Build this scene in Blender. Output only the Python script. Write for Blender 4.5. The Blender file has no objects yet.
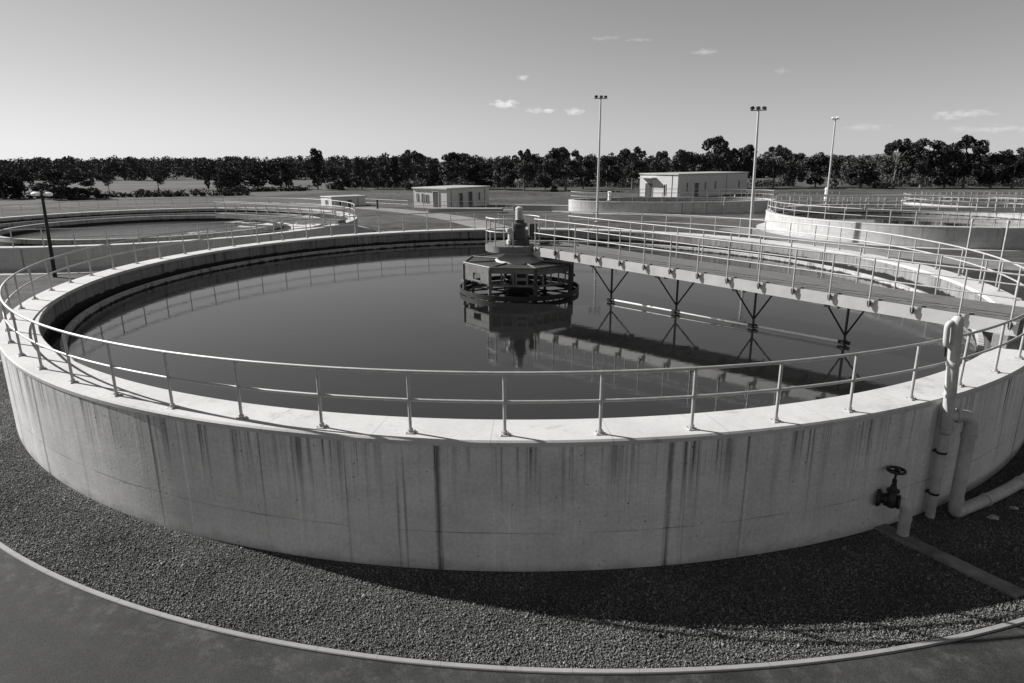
import bpy, math, random
import numpy as np
from mathutils import Vector, Matrix
random.seed(7)
rng = np.random.default_rng(11)
sc = bpy.context.scene
COL = sc.collection
PI = math.pi
HR = 2.4            # rim of the main tank above the ground (m)
RO, RI = 16.98, 16.09
WZ = 1.54           # water level in the main tank

# ------------------------------------------------------------------ helpers
class MB:
    def __init__(s):
        s.v = []; s.f = []; s.uv = []; s.has_uv = False
    def add(s, vs, fs, uvs=None):
        o = len(s.v); s.v += [tuple(p) for p in vs]
        for k, f in enumerate(fs):
            s.f.append(tuple(i + o for i in f))
            if uvs: s.uv.append(uvs[k]); s.has_uv = True
            else: s.uv.append([(0, 0)] * len(f))
        return s
    def box(s, c, size, rot=0.0, bev=0.0, M=None):
        x, y, z = (a / 2 for a in size)
        b = min(bev, x * .45, y * .45, z * .45)
        R = M if M is not None else Matrix.Rotation(rot, 3, 'Z')
        if b <= 0:
            p = [(-x,-y,-z),(x,-y,-z),(x,y,-z),(-x,y,-z),(-x,-y,z),(x,-y,z),(x,y,z),(-x,y,z)]
            f = [(3,2,1,0),(4,5,6,7),(0,1,5,4),(1,2,6,5),(2,3,7,6),(3,0,4,7)]
        else:
            p = []; f = []
            def ring(hx, hy, zz, cut):
                return [(-hx+cut,-hy,zz),(hx-cut,-hy,zz),(hx,-hy+cut,zz),(hx,hy-cut,zz),(hx-cut,hy,zz),(-hx+cut,hy,zz),(-hx,hy-cut,zz),(-hx,-hy+cut,zz)]
            for hx, hy, zz in ((x-b,y-b,-z),(x,y,-z+b),(x,y,z-b),(x-b,y-b,z)): p += ring(hx, hy, zz, b)
            f.append(tuple(range(7,-1,-1)))
            for r in range(3):
                for k in range(8):
                    a = r*8+k; bb = r*8+(k+1)%8
                    f.append((a, bb, bb+8, a+8))
            f.append(tuple(range(24,32)))
        return s.add([Vector(c) + R @ Vector(q) for q in p], f)
    def tube(s, pts, r, seg=8, closed=False, caps=True):
        pts = [Vector(p) for p in pts]; n = len(pts)
        rs = r if isinstance(r, (list, tuple)) else [r] * n
        vs = []; up = None
        for i, p in enumerate(pts):
            a = pts[i-1] if (i > 0 or closed) else p
            b = pts[(i+1) % n] if (i < n-1 or closed) else p
            t = (b - a).normalized()
            if up is None:
                up = Vector((0,0,1)) if abs(t.z) < .9 else Vector((1,0,0))
            sd = t.cross(up)
            if sd.length < 1e-6: sd = t.orthogonal()
            sd.normalize(); up = sd.cross(t).normalized()
            for k in range(seg):
                w = 2*PI*k/seg
                vs.append(p + (sd*math.cos(w) + up*math.sin(w)) * rs[i])
        fs = []
        for i in range(n if closed else n-1):
            j = (i+1) % n
            for k in range(seg):
                l = (k+1) % seg
                fs.append((i*seg+k, i*seg+l, j*seg+l, j*seg+k))
        if caps and not closed:
            fs.append(tuple(range(seg-1,-1,-1))); fs.append(tuple((n-1)*seg+k for k in range(seg)))
        return s.add(vs, fs)
    def lathe(s, prof, seg=48, a0=0.0, a1=2*PI, c=(0,0,0), close=False, uvR=None):
        full = abs(a1 - a0 - 2*PI) < 1e-6
        m = len(prof); na = seg if full else seg + 1
        vs = []
        for i in range(na):
            a = a0 + (a1-a0)*i/seg
            for r, z in prof: vs.append((c[0]+r*math.cos(a), c[1]+r*math.sin(a), c[2]+z))
        fs = []; uv = []
        L = [0.0]
        for j in range(1, m+1):
            p, q = prof[j-1], prof[j % m]
            L.append(L[-1] + math.hypot(p[0]-q[0], p[1]-q[1]))
        for i in range(seg):
            ii = (i+1) % na
            for j in range(m if close else m-1):
                k = (j+1) % m
                fs.append((i*m+j, ii*m+j, ii*m+k, i*m+k))
                R = uvR or 1
                u0, u1 = (a0+(a1-a0)*i/seg)*R, (a0+(a1-a0)*(i+1)/seg)*R
                uv.append([(u0,prof[j][1]),(u1,prof[j][1]),(u1,prof[k][1]),(u0,prof[k][1])])
        return s.add(vs, fs, uv if uvR else None)
    def cyl(s, p, q, r, seg=16, r2=None):
        return s.tube([p, q], [r, r if r2 is None else r2], seg)
    def mesh(s, name, smooth=35):
        me = bpy.data.meshes.new(name)
        me.from_pydata(s.v, [], s.f)
        if s.has_uv:
            ul = me.uv_layers.new(name='UVMap')
            flat = [c for f in s.uv for p in f for c in p]
            ul.data.foreach_set('uv', flat)
        if smooth:
            me.shade_smooth(); me.set_sharp_from_angle(angle=math.radians(smooth))
        me.update()
        return me
    def build(s, name, mat, parent=None, smooth=35, loc=None):
        return link(name, s.mesh(name, smooth), mat, parent, loc)

def link(name, me, mat=None, parent=None, loc=None, rz=0.0):
    if mat is not None and not me.materials: me.materials.append(mat)
    o = bpy.data.objects.new(name, me); COL.objects.link(o)
    if parent: o.parent = parent
    if loc is not None: o.location = loc
    if rz: o.rotation_euler = (0, 0, rz)
    return o
def tag(o, label=None, cat=None, group=None, kind=None):
    if label: o['label'] = label
    if cat: o['category'] = cat
    if group: o['group'] = group
    if kind: o['kind'] = kind
    return o
def thing(name, label, cat, loc=(0,0,0), group=None, rz=0.0):
    o = bpy.data.objects.new(name, None); COL.objects.link(o)
    o.location = loc; o.rotation_euler = (0,0,rz); o.empty_display_size = .3
    return tag(o, label, cat, group)
def np_mesh(name, V, F):
    me = bpy.data.meshes.new(name)
    V = np.asarray(V, np.float32); F = np.asarray(F, np.int32); k = F.shape[1]
    me.vertices.add(len(V)); me.vertices.foreach_set('co', V.ravel())
    me.loops.add(F.size); me.loops.foreach_set('vertex_index', F.ravel())
    me.polygons.add(len(F)); me.polygons.foreach_set('loop_start', np.arange(0, F.size, k, dtype=np.int32))
    me.polygons.foreach_set('loop_total', np.full(len(F), k, np.int32))
    me.update(calc_edges=True); me.validate()
    return me

# ------------------------------------------------------------------ materials (a black-and-white place: every colour is a grey)
class NT:
    def __init__(s, name, base=.3, rough=.8, metal=0.0, spec=.5):
        s.m = bpy.data.materials.new(name); s.m.use_nodes = True
        s.t = s.m.node_tree; s.n = s.t.nodes; s.l = s.t.links
        s.b = s.n['Principled BSDF']
        s.b.inputs['Base Color'].default_value = (base, base, base, 1)
        s.b.inputs['Roughness'].default_value = rough
        s.b.inputs['Metallic'].default_value = metal
        s.b.inputs['Specular IOR Level'].default_value = spec
        s.co = s.n.new('ShaderNodeTexCoord')
    def val(s, v):
        n = s.n.new('ShaderNodeValue'); n.outputs[0].default_value = v; return n.outputs[0]
    def vec(s, which='Object', scale=(1,1,1), loc=(0,0,0)):
        mp = s.n.new('ShaderNodeMapping'); mp.inputs['Scale'].default_value = scale; mp.inputs['Location'].default_value = loc
        s.l.new(s.co.outputs[which], mp.inputs['Vector']); return mp.outputs[0]
    def noise(s, vec, scale=1.0, detail=4, rough=.55, dist=0.0):
        n = s.n.new('ShaderNodeTexNoise'); n.inputs['Scale'].default_value = scale
        n.inputs['Detail'].default_value = detail; n.inputs['Roughness'].default_value = rough; n.inputs['Distortion'].default_value = dist
        s.l.new(vec, n.inputs['Vector']); return n.outputs['Fac']
    def voro(s, vec, scale, out='Distance', feature='F1'):
        n = s.n.new('ShaderNodeTexVoronoi'); n.feature = feature; n.inputs['Scale'].default_value = scale
        s.l.new(vec, n.inputs['Vector']); return n.outputs[out]
    def ramp(s, x, a, b, c=0.0, d=1.0, smooth=True):
        n = s.n.new('ShaderNodeMapRange'); n.interpolation_type = 'SMOOTHSTEP' if smooth else 'LINEAR'
        for i, q in enumerate((a, b, c, d)): n.inputs[i+1].default_value = q
        s.l.new(x, n.inputs[0]); return n.outputs[0]
    def math(s, op, a, b=None):
        n = s.n.new('ShaderNodeMath'); n.operation = op
        for i, q in enumerate((a, b)):
            if q is None: continue
            if isinstance(q, (int, float)): n.inputs[i].default_value = q
            else: s.l.new(q, n.inputs[i])
        return n.outputs[0]
    def sep(s, vec):
        n = s.n.new('ShaderNodeSeparateXYZ'); s.l.new(vec, n.inputs[0]); return n.outputs
    def comb(s, x, y, z):
        n = s.n.new('ShaderNodeCombineXYZ')
        for i, q in enumerate((x, y, z)):
            if isinstance(q, (int, float)): n.inputs[i].default_value = q
            else: s.l.new(q, n.inputs[i])
        return n.outputs[0]
    def grey(s, x):
        n = s.n.new('ShaderNodeCombineColor')
        for i in range(3): s.l.new(x, n.inputs[i])
        s.l.new(n.outputs[0], s.b.inputs['Base Color'])
    def bump(s, h, strength=.3, dist=.02):
        n = s.n.new('ShaderNodeBump'); n.inputs['Strength'].default_value = strength; n.inputs['Distance'].default_value = dist
        s.l.new(h, n.inputs['Height']); s.l.new(n.outputs[0], s.b.inputs['Normal'])
    def rough(s, x): s.l.new(x, s.b.inputs['Roughness'])

def plain(name, base, rough=.7, metal=0.0, var=.15, scale=6.0, bump=0.0, spec=.5):
    k = NT(name, base, rough, metal, spec)
    v = k.vec('Object')
    n = k.noise(v, scale, 5, .6); n2 = k.noise(v, scale*.17, 3)
    x = k.math('ADD', k.ramp(n, .25, .75, base*(1-var), base*(1+var), False), k.ramp(n2, .3, .7, -base*var*.6, base*var*.6, False))
    k.grey(x)
    k.rough(k.ramp(n, .2, .8, max(.05, rough-.12), min(1, rough+.12), False))
    if bump: k.bump(n, bump, .01)
    return k.m

def wall_mat(name, base, joint, lift, streak=1.0, top=HR, shade_algae_z=None):
    # cast concrete: u runs along the wall in metres, v is the height
    k = NT(name, base, .85, 0, .3)
    uv = k.co.outputs['UV']
    u, v, _ = k.sep(uv)
    big = k.noise(uv, .35, 4, .6)
    fine = k.noise(k.vec('UV', (5, 5, 5)), 3, 6, .65)
    med = k.noise(k.vec('UV', (1.2, 1.7, 1), (2, 8, 0)), 1, 6, .7)
    x = k.math('ADD', k.math('ADD', k.ramp(big, .3, .7, base*.84, base*1.1, False), k.ramp(med, .35, .7, -base*.1, base*.1, False)), k.ramp(fine, .3, .7, -base*.13, base*.13, False))
    # rain streaks hanging from the top edge, of many widths and lengths
    hang = k.math('SUBTRACT', top, v)
    s1 = k.noise(k.vec('UV', (3.2, .07, 1)), 1, 3, .7)
    s2 = k.noise(k.vec('UV', (11, .16, 1), (7, 3, 0)), 1, 3, .7)
    s3 = k.noise(k.vec('UV', (1.1, .03, 1), (17, 9, 0)), 1, 2, .5)
    ln = k.ramp(k.noise(k.vec('UV', (6, 0, 0), (3, 1, 0)), 1, 3, .7), .3, .75, .25, 2.6, False)
    fade = k.ramp(k.math('DIVIDE', hang, ln), .15, 1.1, 1, .12)
    dark = k.math('MULTIPLY', k.math('ADD', k.math('MULTIPLY', k.ramp(s1, .5, .68), .55), k.math('MULTIPLY', k.ramp(s2, .52, .7), .5)), fade)
    dark = k.math('MULTIPLY', dark, k.ramp(s3, .3, .62, .35, 1))
    # leaks below the cast joints, full height
    wob = k.math('ADD', k.math('MULTIPLY', k.math('SUBTRACT', k.noise(k.vec('UV', (.0, 2.5, 0)), 1, 3), .5), .05), k.math('MULTIPLY', k.math('SUBTRACT', k.noise(k.vec('UV', (.31, 0, 0)), 1, 2), .5), 1.6))
    du = k.math('ABSOLUTE', k.math('SUBTRACT', k.math('FRACT', k.math('ADD', k.math('DIVIDE', k.math('ADD', u, wob), joint), .5)), .5))
    du = k.math('MULTIPLY', du, joint)
    cell = k.noise(k.comb(k.math('ROUND', k.math('DIVIDE', u, joint)), 0.37, 0.0), 1.7, 0)
    leak = k.math('MULTIPLY', k.ramp(du, .015, .09, 1, 0), k.ramp(cell, .47, .64, 0, .62))
    leak = k.math('MULTIPLY', leak, k.ramp(k.noise(k.vec('UV', (16, .5, 0)), 1, 3), .25, .6, .35, 1))
    line = k.math('MULTIPLY', k.ramp(du, .004, .010, 1, 0), k.ramp(cell, .45, .65, .0, .2))
    s4 = k.noise(k.vec('UV', (2.1, .035, 1), (41, 5, 0)), 1, 4, .75)
    bold = k.math('MULTIPLY', k.ramp(s4, .585, .66), k.ramp(hang, 0, 2.6, .62*streak, .3*streak))
    leak = k.math('MAXIMUM', leak, bold)
    # horizontal lift line
    hv = k.math('ABSOLUTE', k.math('SUBTRACT', k.math('ADD', v, k.ramp(k.noise(k.vec('UV', (.8, 0, 0)), 1, 3), .2, .8, -.025, .025, False)), lift))
    lf = k.math('MULTIPLY', k.ramp(hv, .003, .018, 1, 0), k.ramp(k.noise(k.vec('UV', (.55, 0, 0), (4, 0, 0)), 1, 4), .38, .62, .0, .5))
    # blow holes and a few bigger spalls
    pn = k.voro(k.vec('UV', (1, 1, 1)), 4.2)
    ph = k.ramp(pn, .05, .085, .6, 0)
    ph2 = k.ramp(k.voro(k.vec('UV', (1, 1, 1), (5, 2, 0)), 11), .04, .1, .3, 0)
    damp = k.ramp(k.math('ADD', v, k.ramp(k.noise(k.vec('UV', (1.5, 1.5, 1)), 1, 4), .2, .8, -.2, .2, False)), .0, .22, .25, 0)
    tot = k.math('MULTIPLY', k.math('ADD', k.math('ADD', k.math('MULTIPLY', dark, 1.15*streak), leak), k.math('ADD', k.math('ADD', line, lf), k.math('ADD', k.math('ADD', ph, ph2), damp))), 1.0)
    tot = k.math('MINIMUM', tot, .8)
    # pale lime runs
    lime = k.math('MULTIPLY', k.ramp(k.noise(k.vec('UV', (4.2, .09, 1), (31, 7, 0)), 1, 3, .7), .56, .72), .24)
    x = k.math('MULTIPLY', x, k.math('SUBTRACT', k.math('ADD', 1.0, lime), tot))
    if shade_algae_z is not None:   # black line: channel shade painted on inner faces, algae on launders
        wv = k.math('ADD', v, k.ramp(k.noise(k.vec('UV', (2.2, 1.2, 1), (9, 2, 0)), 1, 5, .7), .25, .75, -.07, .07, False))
        x = k.math('MULTIPLY', x, k.ramp(wv, shade_algae_z, shade_algae_z+.06, .07, 1))
    k.grey(x)
    k.bump(k.math('SUBTRACT', k.math('ADD', fine, k.math('MULTIPLY', s2, .3)), k.math('ADD', k.math('ADD', ph, line), lf)), .25, .012)
    return k.m

def coping_mat(name, base, R, joint):
    k = NT(name, base, .8, 0, .3)
    uv = k.co.outputs['UV']
    ob = k.vec('Object')
    u, v, _ = k.sep(uv)
    n = k.noise(ob, .7, 5, .6); f = k.noise(ob, 14, 5, .65)
    du = k.math('MULTIPLY', k.math('ABSOLUTE', k.math('SUBTRACT', k.math('FRACT', k.math('DIVIDE', u, joint)), .5)), joint)
    line = k.ramp(du, .004, .011, .3, 0)
    st = k.math('ADD', k.ramp(k.noise(ob, 2.3, 4, .7), .54, .75, 0, .26), k.ramp(k.voro(ob, 2.7), .03, .075, .3, 0))
    x = k.math('ADD', k.ramp(n, .3, .7, base*.88, base*1.1, False), k.ramp(f, .3, .7, -base*.06, base*.06, False))
    x = k.math('MULTIPLY', x, k.math('SUBTRACT', 1, k.math('ADD', line, st)))
    k.grey(x); k.bump(k.math('SUBTRACT', f, line), .15, .01)
    return k.m

M_WALL = wall_mat('cast_concrete_wall', .6, 1.96, .74, 1.15)
M_WALL2 = wall_mat('cast_concrete_wall_old', .45, 3.1, .6, .55, 1.6)
M_COPE = coping_mat('trowelled_concrete_top', .47, RO, 1.96)
M_INNER = wall_mat('cast_concrete_inner', .23, 5.1, 2.2, 1.0, HR, 1.83)  # black band at the launder is the deep channel's shade, painted in
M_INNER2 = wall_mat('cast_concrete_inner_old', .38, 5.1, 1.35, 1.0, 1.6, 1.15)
M_LAUND = wall_mat('cast_concrete_launder', .42, 4.4, 1.7, .8, 1.75, 1.57)
M_LAUND2 = wall_mat('cast_concrete_launder_old', .42, 4.4, 1.1, .8, 1.2, .82)
M_GALV = plain('galvanised_steel', .42, .58, .35, .14, 9)
M_RAIL2 = plain('weathered_galvanised_steel', .42, .65, .1, .12, 3)
M_BEAM = plain('painted_steel', .46, .5, 0, .1, 2.5, .05)
M_DARK = plain('dark_iron', .025, .55, .3, .3, 14, .1)
M_TIMB = NT('weathered_deck', .2, .85); k = M_TIMB
_w = k.noise(k.vec('UV', (.9, 14, 1)), 2, 5, .7)
k.grey(k.ramp(_w, .3, .7, .05, .19, False)); k.bump(_w, .4, .01); M_TIMB = k.m
M_MECH = plain('worn_painted_steel', .13, .55, .0, .4, 3.5, .1)
M_MECHD = plain('worn_dark_steel', .045, .6, .2, .4, 5, .1)
M_PIPE = plain('grey_plastic_pipe', .41, .55, 0, .22, 5, .04)
M_PANEL = plain('pale_wall_panel', .5, .7, 0, .06, .8)
M_ROOF = plain('pale_metal_roof', .42, .5, .2, .08, .6)
M_DOOR = plain('dark_door_paint', .06, .5, 0, .2, 3)
M_GLASS = plain('dark_window_glass', .02, .1, 0, .1, 2)
M_POLE = plain('pale_pole_steel', .5, .5, .3, .08, 2)
M_DPOLE = plain('dark_timber_pole', .02, .85, 0, .3, 6, .2)
M_WHITE = plain('white_enamel', .85, .4, 0, .05, 3)
M_KERB = coping_mat('kerb_concrete', .25, 19.9, .9)
M_BARK = plain('pale_gum_bark', .13, .9, 0, .35, 6, .3)
M_TRACK = plain('pale_gravel_track', .17, .95, 0, .3, 1.3, .2)
M_APRON = plain('concrete_apron', .4, .85, 0, .2, 1.0, .1)
M_DIRTY = plain('dirty_concrete', .15, .9, 0, .6, 4.5, .2)
M_HILL = plain('wooded_hill', .09, .95, 0, .3, .02)
M_STONE = plain('pale_stone', .3, .9, 0, .25, 8, .3)

k = NT('grass_ground', .09, .95, 0, .2); ob = k.vec('Object')
a = k.noise(ob, .05, 5, .65); b = k.noise(ob, .6, 5, .7); c = k.noise(ob, 6, 4, .7)
x = k.math('ADD', k.ramp(a, .32, .68, .035, .085), k.ramp(b, .3, .7, -.03, .035, False))
x = k.math('ADD', x, k.ramp(c, .3, .7, -.02, .02, False))
k.grey(x); k.bump(k.math('ADD', c, b), .7, .06); M_GRASS = k.m
k = NT('dry_field', .17, .95, 0, .2); ob = k.vec('Object', (.35, 1, 1))
a = k.noise(ob, .05, 5, .65); b = k.noise(ob, .5, 5, .7)
k.grey(k.math('ADD', k.ramp(a, .3, .7, .06, .11), k.ramp(b, .3, .7, -.03, .03, False))); k.bump(b, .6, .1); M_FIELD = k.m
k = NT('gravel_bed', .12, .95, 0, .3); ob = k.vec('Object')
g1 = k.voro(ob, 45); g2 = k.noise(ob, .8, 4, .6); g3 = k.noise(ob, 40, 3)
x = k.math('MULTIPLY', k.ramp(g1, .0, .6, .19, .05, False), k.ramp(g2, .3, .7, .55, 1.2, False))
k.grey(x); k.bump(k.math('SUBTRACT', k.math('MULTIPLY', g3, .4), g1), 1, .03); M_GRAVEL = k.m
k = NT('gravel_stone', .14, .9, 0, .3)
r_ = k.n.new('ShaderNodeNewGeometry'); x = k.ramp(r_.outputs['Random Per Island'], 0, 1, .06, .25, False)
x = k.math('MULTIPLY', x, k.ramp(k.noise(k.vec('Object'), .7, 6, .7), .3, .7, .6, 1.3, False)); k.grey(x); M_PEB = k.m
k = NT('asphalt', .05, .85, 0, .2); ob = k.vec('Object')
a = k.noise(ob, .55, 5, .6, .4); b = k.noise(ob, 2.2, 5, .7); c = k.noise(ob, 45, 4, .75); d = k.voro(ob, 70)
x = k.math('ADD', k.ramp(a, .3, .7, .014, .034), k.ramp(b, .45, .8, 0, .016))
x = k.math('ADD', x, k.ramp(c, .3, .75, -.010, .024, False))
px_, py_, _z = k.sep(ob)
rr = k.math('SQRT', k.math('ADD', k.math('POWER', k.math('SUBTRACT', px_, 1.14), 2), k.math('POWER', k.math('SUBTRACT', py_, .71), 2)))
edge = k.math('MULTIPLY', k.ramp(rr, 20.15, 20.9, 1, 0), k.ramp(k.noise(ob, 3.6, 6, .75), .46, .75, 0, .045))
x = k.math('ADD', x, edge)
k.grey(x); k.bump(k.math('ADD', c, d), .5, .006); k.rough(k.ramp(a, .3, .7, .7, .9, False)); M_ASPH = k.m
k = NT('still_dark_water', .012, .02, 0, .5); k.b.inputs['IOR'].default_value = 1.8; ob = k.vec('Object', (1, 1.6, 1))
w1 = k.noise(ob, 1.2, 4, .6); w2 = k.noise(ob, 7, 3, .5)
k.bump(k.math('ADD', w1, k.math('MULTIPLY', w2, .25)), .045, .05)
k.grey(k.ramp(k.noise(ob, .12, 5, .65, .5), .3, .7, .008, .016, False)); k.rough(k.ramp(k.noise(k.vec('Object', (.12, .3, 1), (4, 2, 0)), 1, 6, .65, .8), .48, .7, .012, .085)); M_WATER = k.m
k = NT('scummy_water', .03, .3, 0, .15); k.b.inputs['IOR'].default_value = 1.333; ob = k.vec('Object', (1, 1, 1))
w1 = k.noise(ob, 2.2, 5, .65); k.bump(w1, .3, .1)
sx_, sy_, _q = k.sep(ob)
fo = k.ramp(k.math('ADD', k.noise(ob, .35, 6, .7, .6), k.ramp(sx_, -6, 14, -.25, .16, False)), .52, .6)
k.grey(k.ramp(fo, 0, 1, .03, .5, False)); k.rough(k.ramp(fo, 0, 1, .22, .8, False)); M_SCUM = k.m
def leaf_mat(name, lo, hi):
    k = NT(name, .06, .85, 0, .08)
    r_ = k.n.new('ShaderNodeNewGeometry')
    oi = k.n.new('ShaderNodeObjectInfo')
    x = k.math('MULTIPLY', k.ramp(r_.outputs['Random Per Island'], 0, 1, lo, hi, False), k.ramp(oi.outputs['Random'], 0, 1, .75, 1.3, False))
    k.grey(x); return k.m
M_LEAF = leaf_mat('gum_leaves', .03, .085)
M_WOOD = leaf_mat('far_wood_leaves', .045, .08)

# ------------------------------------------------------------------ ground
m = MB(); N = 72
pts = [(2600*math.cos(2*PI*i/N), 2600*math.sin(2*PI*i/N), 0) for i in range(N)]
m.add(pts, [tuple(range(N))])
g = m.build('ground', M_GRASS, smooth=0); tag(g, kind='structure')
KC = (1.14, .71); KR = 19.9
def ring_sheet(name, mat, c, r0, r1, a0, a1, z, seg=120):
    m = MB(); m.lathe([(r0, 0), (r1, 0)], seg, a0, a1, (c[0], c[1], z))
    me = m.mesh(name, 0)
    if me.polygons[0].normal.z < 0: me.flip_normals()
    o = link(name, me, mat); return tag(o, kind='structure')
A0, A1 = math.radians(172), math.radians(385)
# gravel bed between wall and kerb
m = MB(); seg = 150; vs = []
for i in range(seg+1):
    a = A0 + (A1-A0)*i/seg
    vs.append((16.6*math.cos(a), 16.6*math.sin(a), .02))
    vs.append((KC[0]+(KR+.02)*math.cos(a), KC[1]+(KR+.02)*math.sin(a), .004))
m.add(vs, [(2*i, 2*i+1, 2*i+3, 2*i+2) for i in range(seg)])
g = m.build('gravel_ground', M_GRAVEL, smooth=0); tag(g, kind='structure')
ring_sheet('road', M_ASPH, KC, KR+.08, KR+12, A0, A1, .008)
m = MB(); m.lathe([(KR, -.05), (KR, .03), (KR+.01, .04), (KR+.08, .04), (KR+.09, .028), (KR+.09, -.05)], 160, A0, A1, (KC[0], KC[1], 0), uvR=KR)
g = m.build('kerb', M_KERB); tag(g, kind='structure')
# tracks and aprons behind the tanks
def poly_sheet(name, mat, pts, z):
    m = MB(); m.add([(x, y, z) for x, y in pts], [tuple(range(len(pts)))])
    me = m.mesh(name, 0)
    if me.polygons[0].normal.z < 0: me.flip_normals()
    return tag(link(name, me, mat), kind='structure')
def strip(name, mat, line, widths, z):
    L = []; R = []
    for i, (x, y) in enumerate(line):
        a = Vector(line[max(i-1,0)]); b = Vector(line[min(i+1,len(line)-1)]); t = (b-a).normalized(); n = Vector((-t.y, t.x)); w = widths[i] if isinstance(widths, list) else widths
        L.append((x+n.x*w/2, y+n.y*w/2)); R.append((x-n.x*w/2, y-n.y*w/2))
    m = MB(); n = len(L)
    m.add([(x, y, z) for x, y in L] + [(x, y, z) for x, y in R], [(i, i+1, n+i+1, n+i) for i in range(n-1)])
    me = m.mesh(name, 0)
    if me.polygons[0].normal.z < 0: me.flip_normals()
    return tag(link(name, me, mat), kind='structure')
strip('track', M_TRACK, [(-27,71),(-22,71.5),(-17,67),(-12,61),(-7,53),(-3.5,45),(0,36),(4,24)], [2,3,3.5,4,4,4,3.5,3], .010)
strip('path', M_TRACK, [(-12,66),(-4,67),(4,66.5),(14,60),(24,52),(33,49)], 2.2, .006)
strip('service_road', M_TRACK, [(22,40),(26,24),(31,16),(40,10),(60,8)], 4.2, .006)
poly_sheet('field', M_FIELD, [(-420,140),(-70,108),(-49,104),(-38,125),(-30,150),(20,160),(120,160),(420,190),(420,260),(-420,260)], .006)
poly_sheet('paddock', M_FIELD, [(-400,82),(-60,76),(-28,84),(-30,100),(-50,101),(-150,108),(-400,120)], .004)

# gravel: one loose layer of stones in front of and beside the tank
n = 300000
ang = rng.uniform(math.radians(178), math.radians(372), n)
tt = rng.uniform(0, 1, n)
ins = RO + .03
ca, sa = np.cos(ang), np.sin(ang)
dc = KC[0]*ca + KC[1]*sa
outr = dc + np.sqrt(np.maximum(0, (KR-.02)**2 - (KC[0]**2 + KC[1]**2) + dc**2))
rad = ins + (outr - ins) * tt
P = np.stack([rad*ca, rad*sa, np.full(n, .012)], 1)
base = np.array([(1,0,0),(-1,0,0),(0,1,0),(0,-1,0),(0,0,1),(0,0,-1)], float)
faces = np.array([(0,2,4),(2,1,4),(1,3,4),(3,0,4),(2,0,5),(1,2,5),(3,1,5),(0,3,5)])
size = rng.gamma(2.2, .003, n) + .0052
V = base[None] * (size[:,None,None] * rng.uniform(.5, 1.45, (n,6,1)))
V[:,:,2] *= .75
q = rng.normal(size=(n,4)); q /= np.linalg.norm(q, axis=1, keepdims=True)
w_, x_, y_, z_ = q.T
Rm = np.stack([1-2*(y_*y_+z_*z_), 2*(x_*y_-z_*w_), 2*(x_*z_+y_*w_), 2*(x_*y_+z_*w_), 1-2*(x_*x_+z_*z_), 2*(y_*z_-x_*w_), 2*(x_*z_-y_*w_), 2*(y_*z_+x_*w_), 1-2*(x_*x_+y_*y_)], 1).reshape(n,3,3)
V = np.einsum('nij,nkj->nki', Rm, V) + P[:,None] + np.stack([np.zeros(n), np.zeros(n), rng.uniform(0,.014,n)], 1)[:,None]
F = (faces[None] + 6*np.arange(n)[:,None,None]).reshape(-1,3)
o = link('gravel', np_mesh('gravel', V.reshape(-1,3), F), M_PEB); tag(o, 'loose dark crushed gravel between the round tank wall and the kerb', 'gravel', kind='stuff')

# ------------------------------------------------------------------ tanks
def circle(c, R, z, n, a0=0.0, a1=2*PI):
    return [(c[0]+R*math.cos(a0+(a1-a0)*i/n), c[1]+R*math.sin(a0+(a1-a0)*i/n), z) for i in range(n)]

def tank(label, c, Ro, Ri, H, wz, l_in, l_top, mats, group=None, seg=192, wm_=None):
    t = thing('settling_tank', label, 'tank', (c[0], c[1], 0), group)
    mw, mc, mi, ml = mats
    m = MB(); m.lathe([(Ri+.05, -.3), (Ri+.05, H-.1), (Ro, H-.1), (Ro, -.3)][::-1], seg, close=False, uvR=Ro); m.build('wall', mw, t)
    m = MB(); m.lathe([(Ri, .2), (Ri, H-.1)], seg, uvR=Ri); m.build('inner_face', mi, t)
    m = MB(); m.lathe([(Ri-.01, H-.1), (Ri-.01, H-.012), (Ri+.004, H), (Ro-.02, H), (Ro+.012, H-.03), (Ro+.012, H-.1)], seg, close=True, uvR=Ro); m.build('walkway', mc, t)
    m = MB(); r = Ri - l_in
    m.lathe([(r, wz-.5), (r, l_top-.015), (r+.015, l_top), (r+.145, l_top), (r+.16, l_top-.015), (r+.16, wz-.5)], seg, uvR=r); m.build('launder', ml, t)
    m = MB(); m.add(circle((0,0), Ri+.02, wz-.9, 64), [tuple(range(64))]); m.build('floor', M_MECHD, t, 0)
    m = MB(); m.add(circle((0,0), Ri-.002, 0, seg), [tuple(range(seg))])
    w = m.build('water', wm_ or M_WATER, None, 0, (c[0], c[1], wz)); tag(w, kind='structure')
    t['water_name'] = w.name
    return t

def post_mesh(h, r):
    m = MB(); m.cyl((0,0,.01), (0,0,h), r, 10); return m.mesh('post')
def plate_mesh(s):
    m = MB(); m.box((0,0,.009), (s,s,.018), 0, .004); m.cyl((0,0,.01), (0,0,.07), s*.3, 10)
    for a in (-1,1):
        for b in (-1,1): m.cyl((a*s*.36,b*s*.36,.01),(a*s*.36,b*s*.36,.035), s*.08, 6)
    return m.mesh('base_plate')
P_POST = post_mesh(1.05, .027); P_POST.materials.append(M_GALV)
P_PLATE = plate_mesh(.15); P_PLATE.materials.append(M_GALV)
P_POST2 = post_mesh(1.1, .034); P_POST2.materials.append(M_RAIL2)

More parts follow.
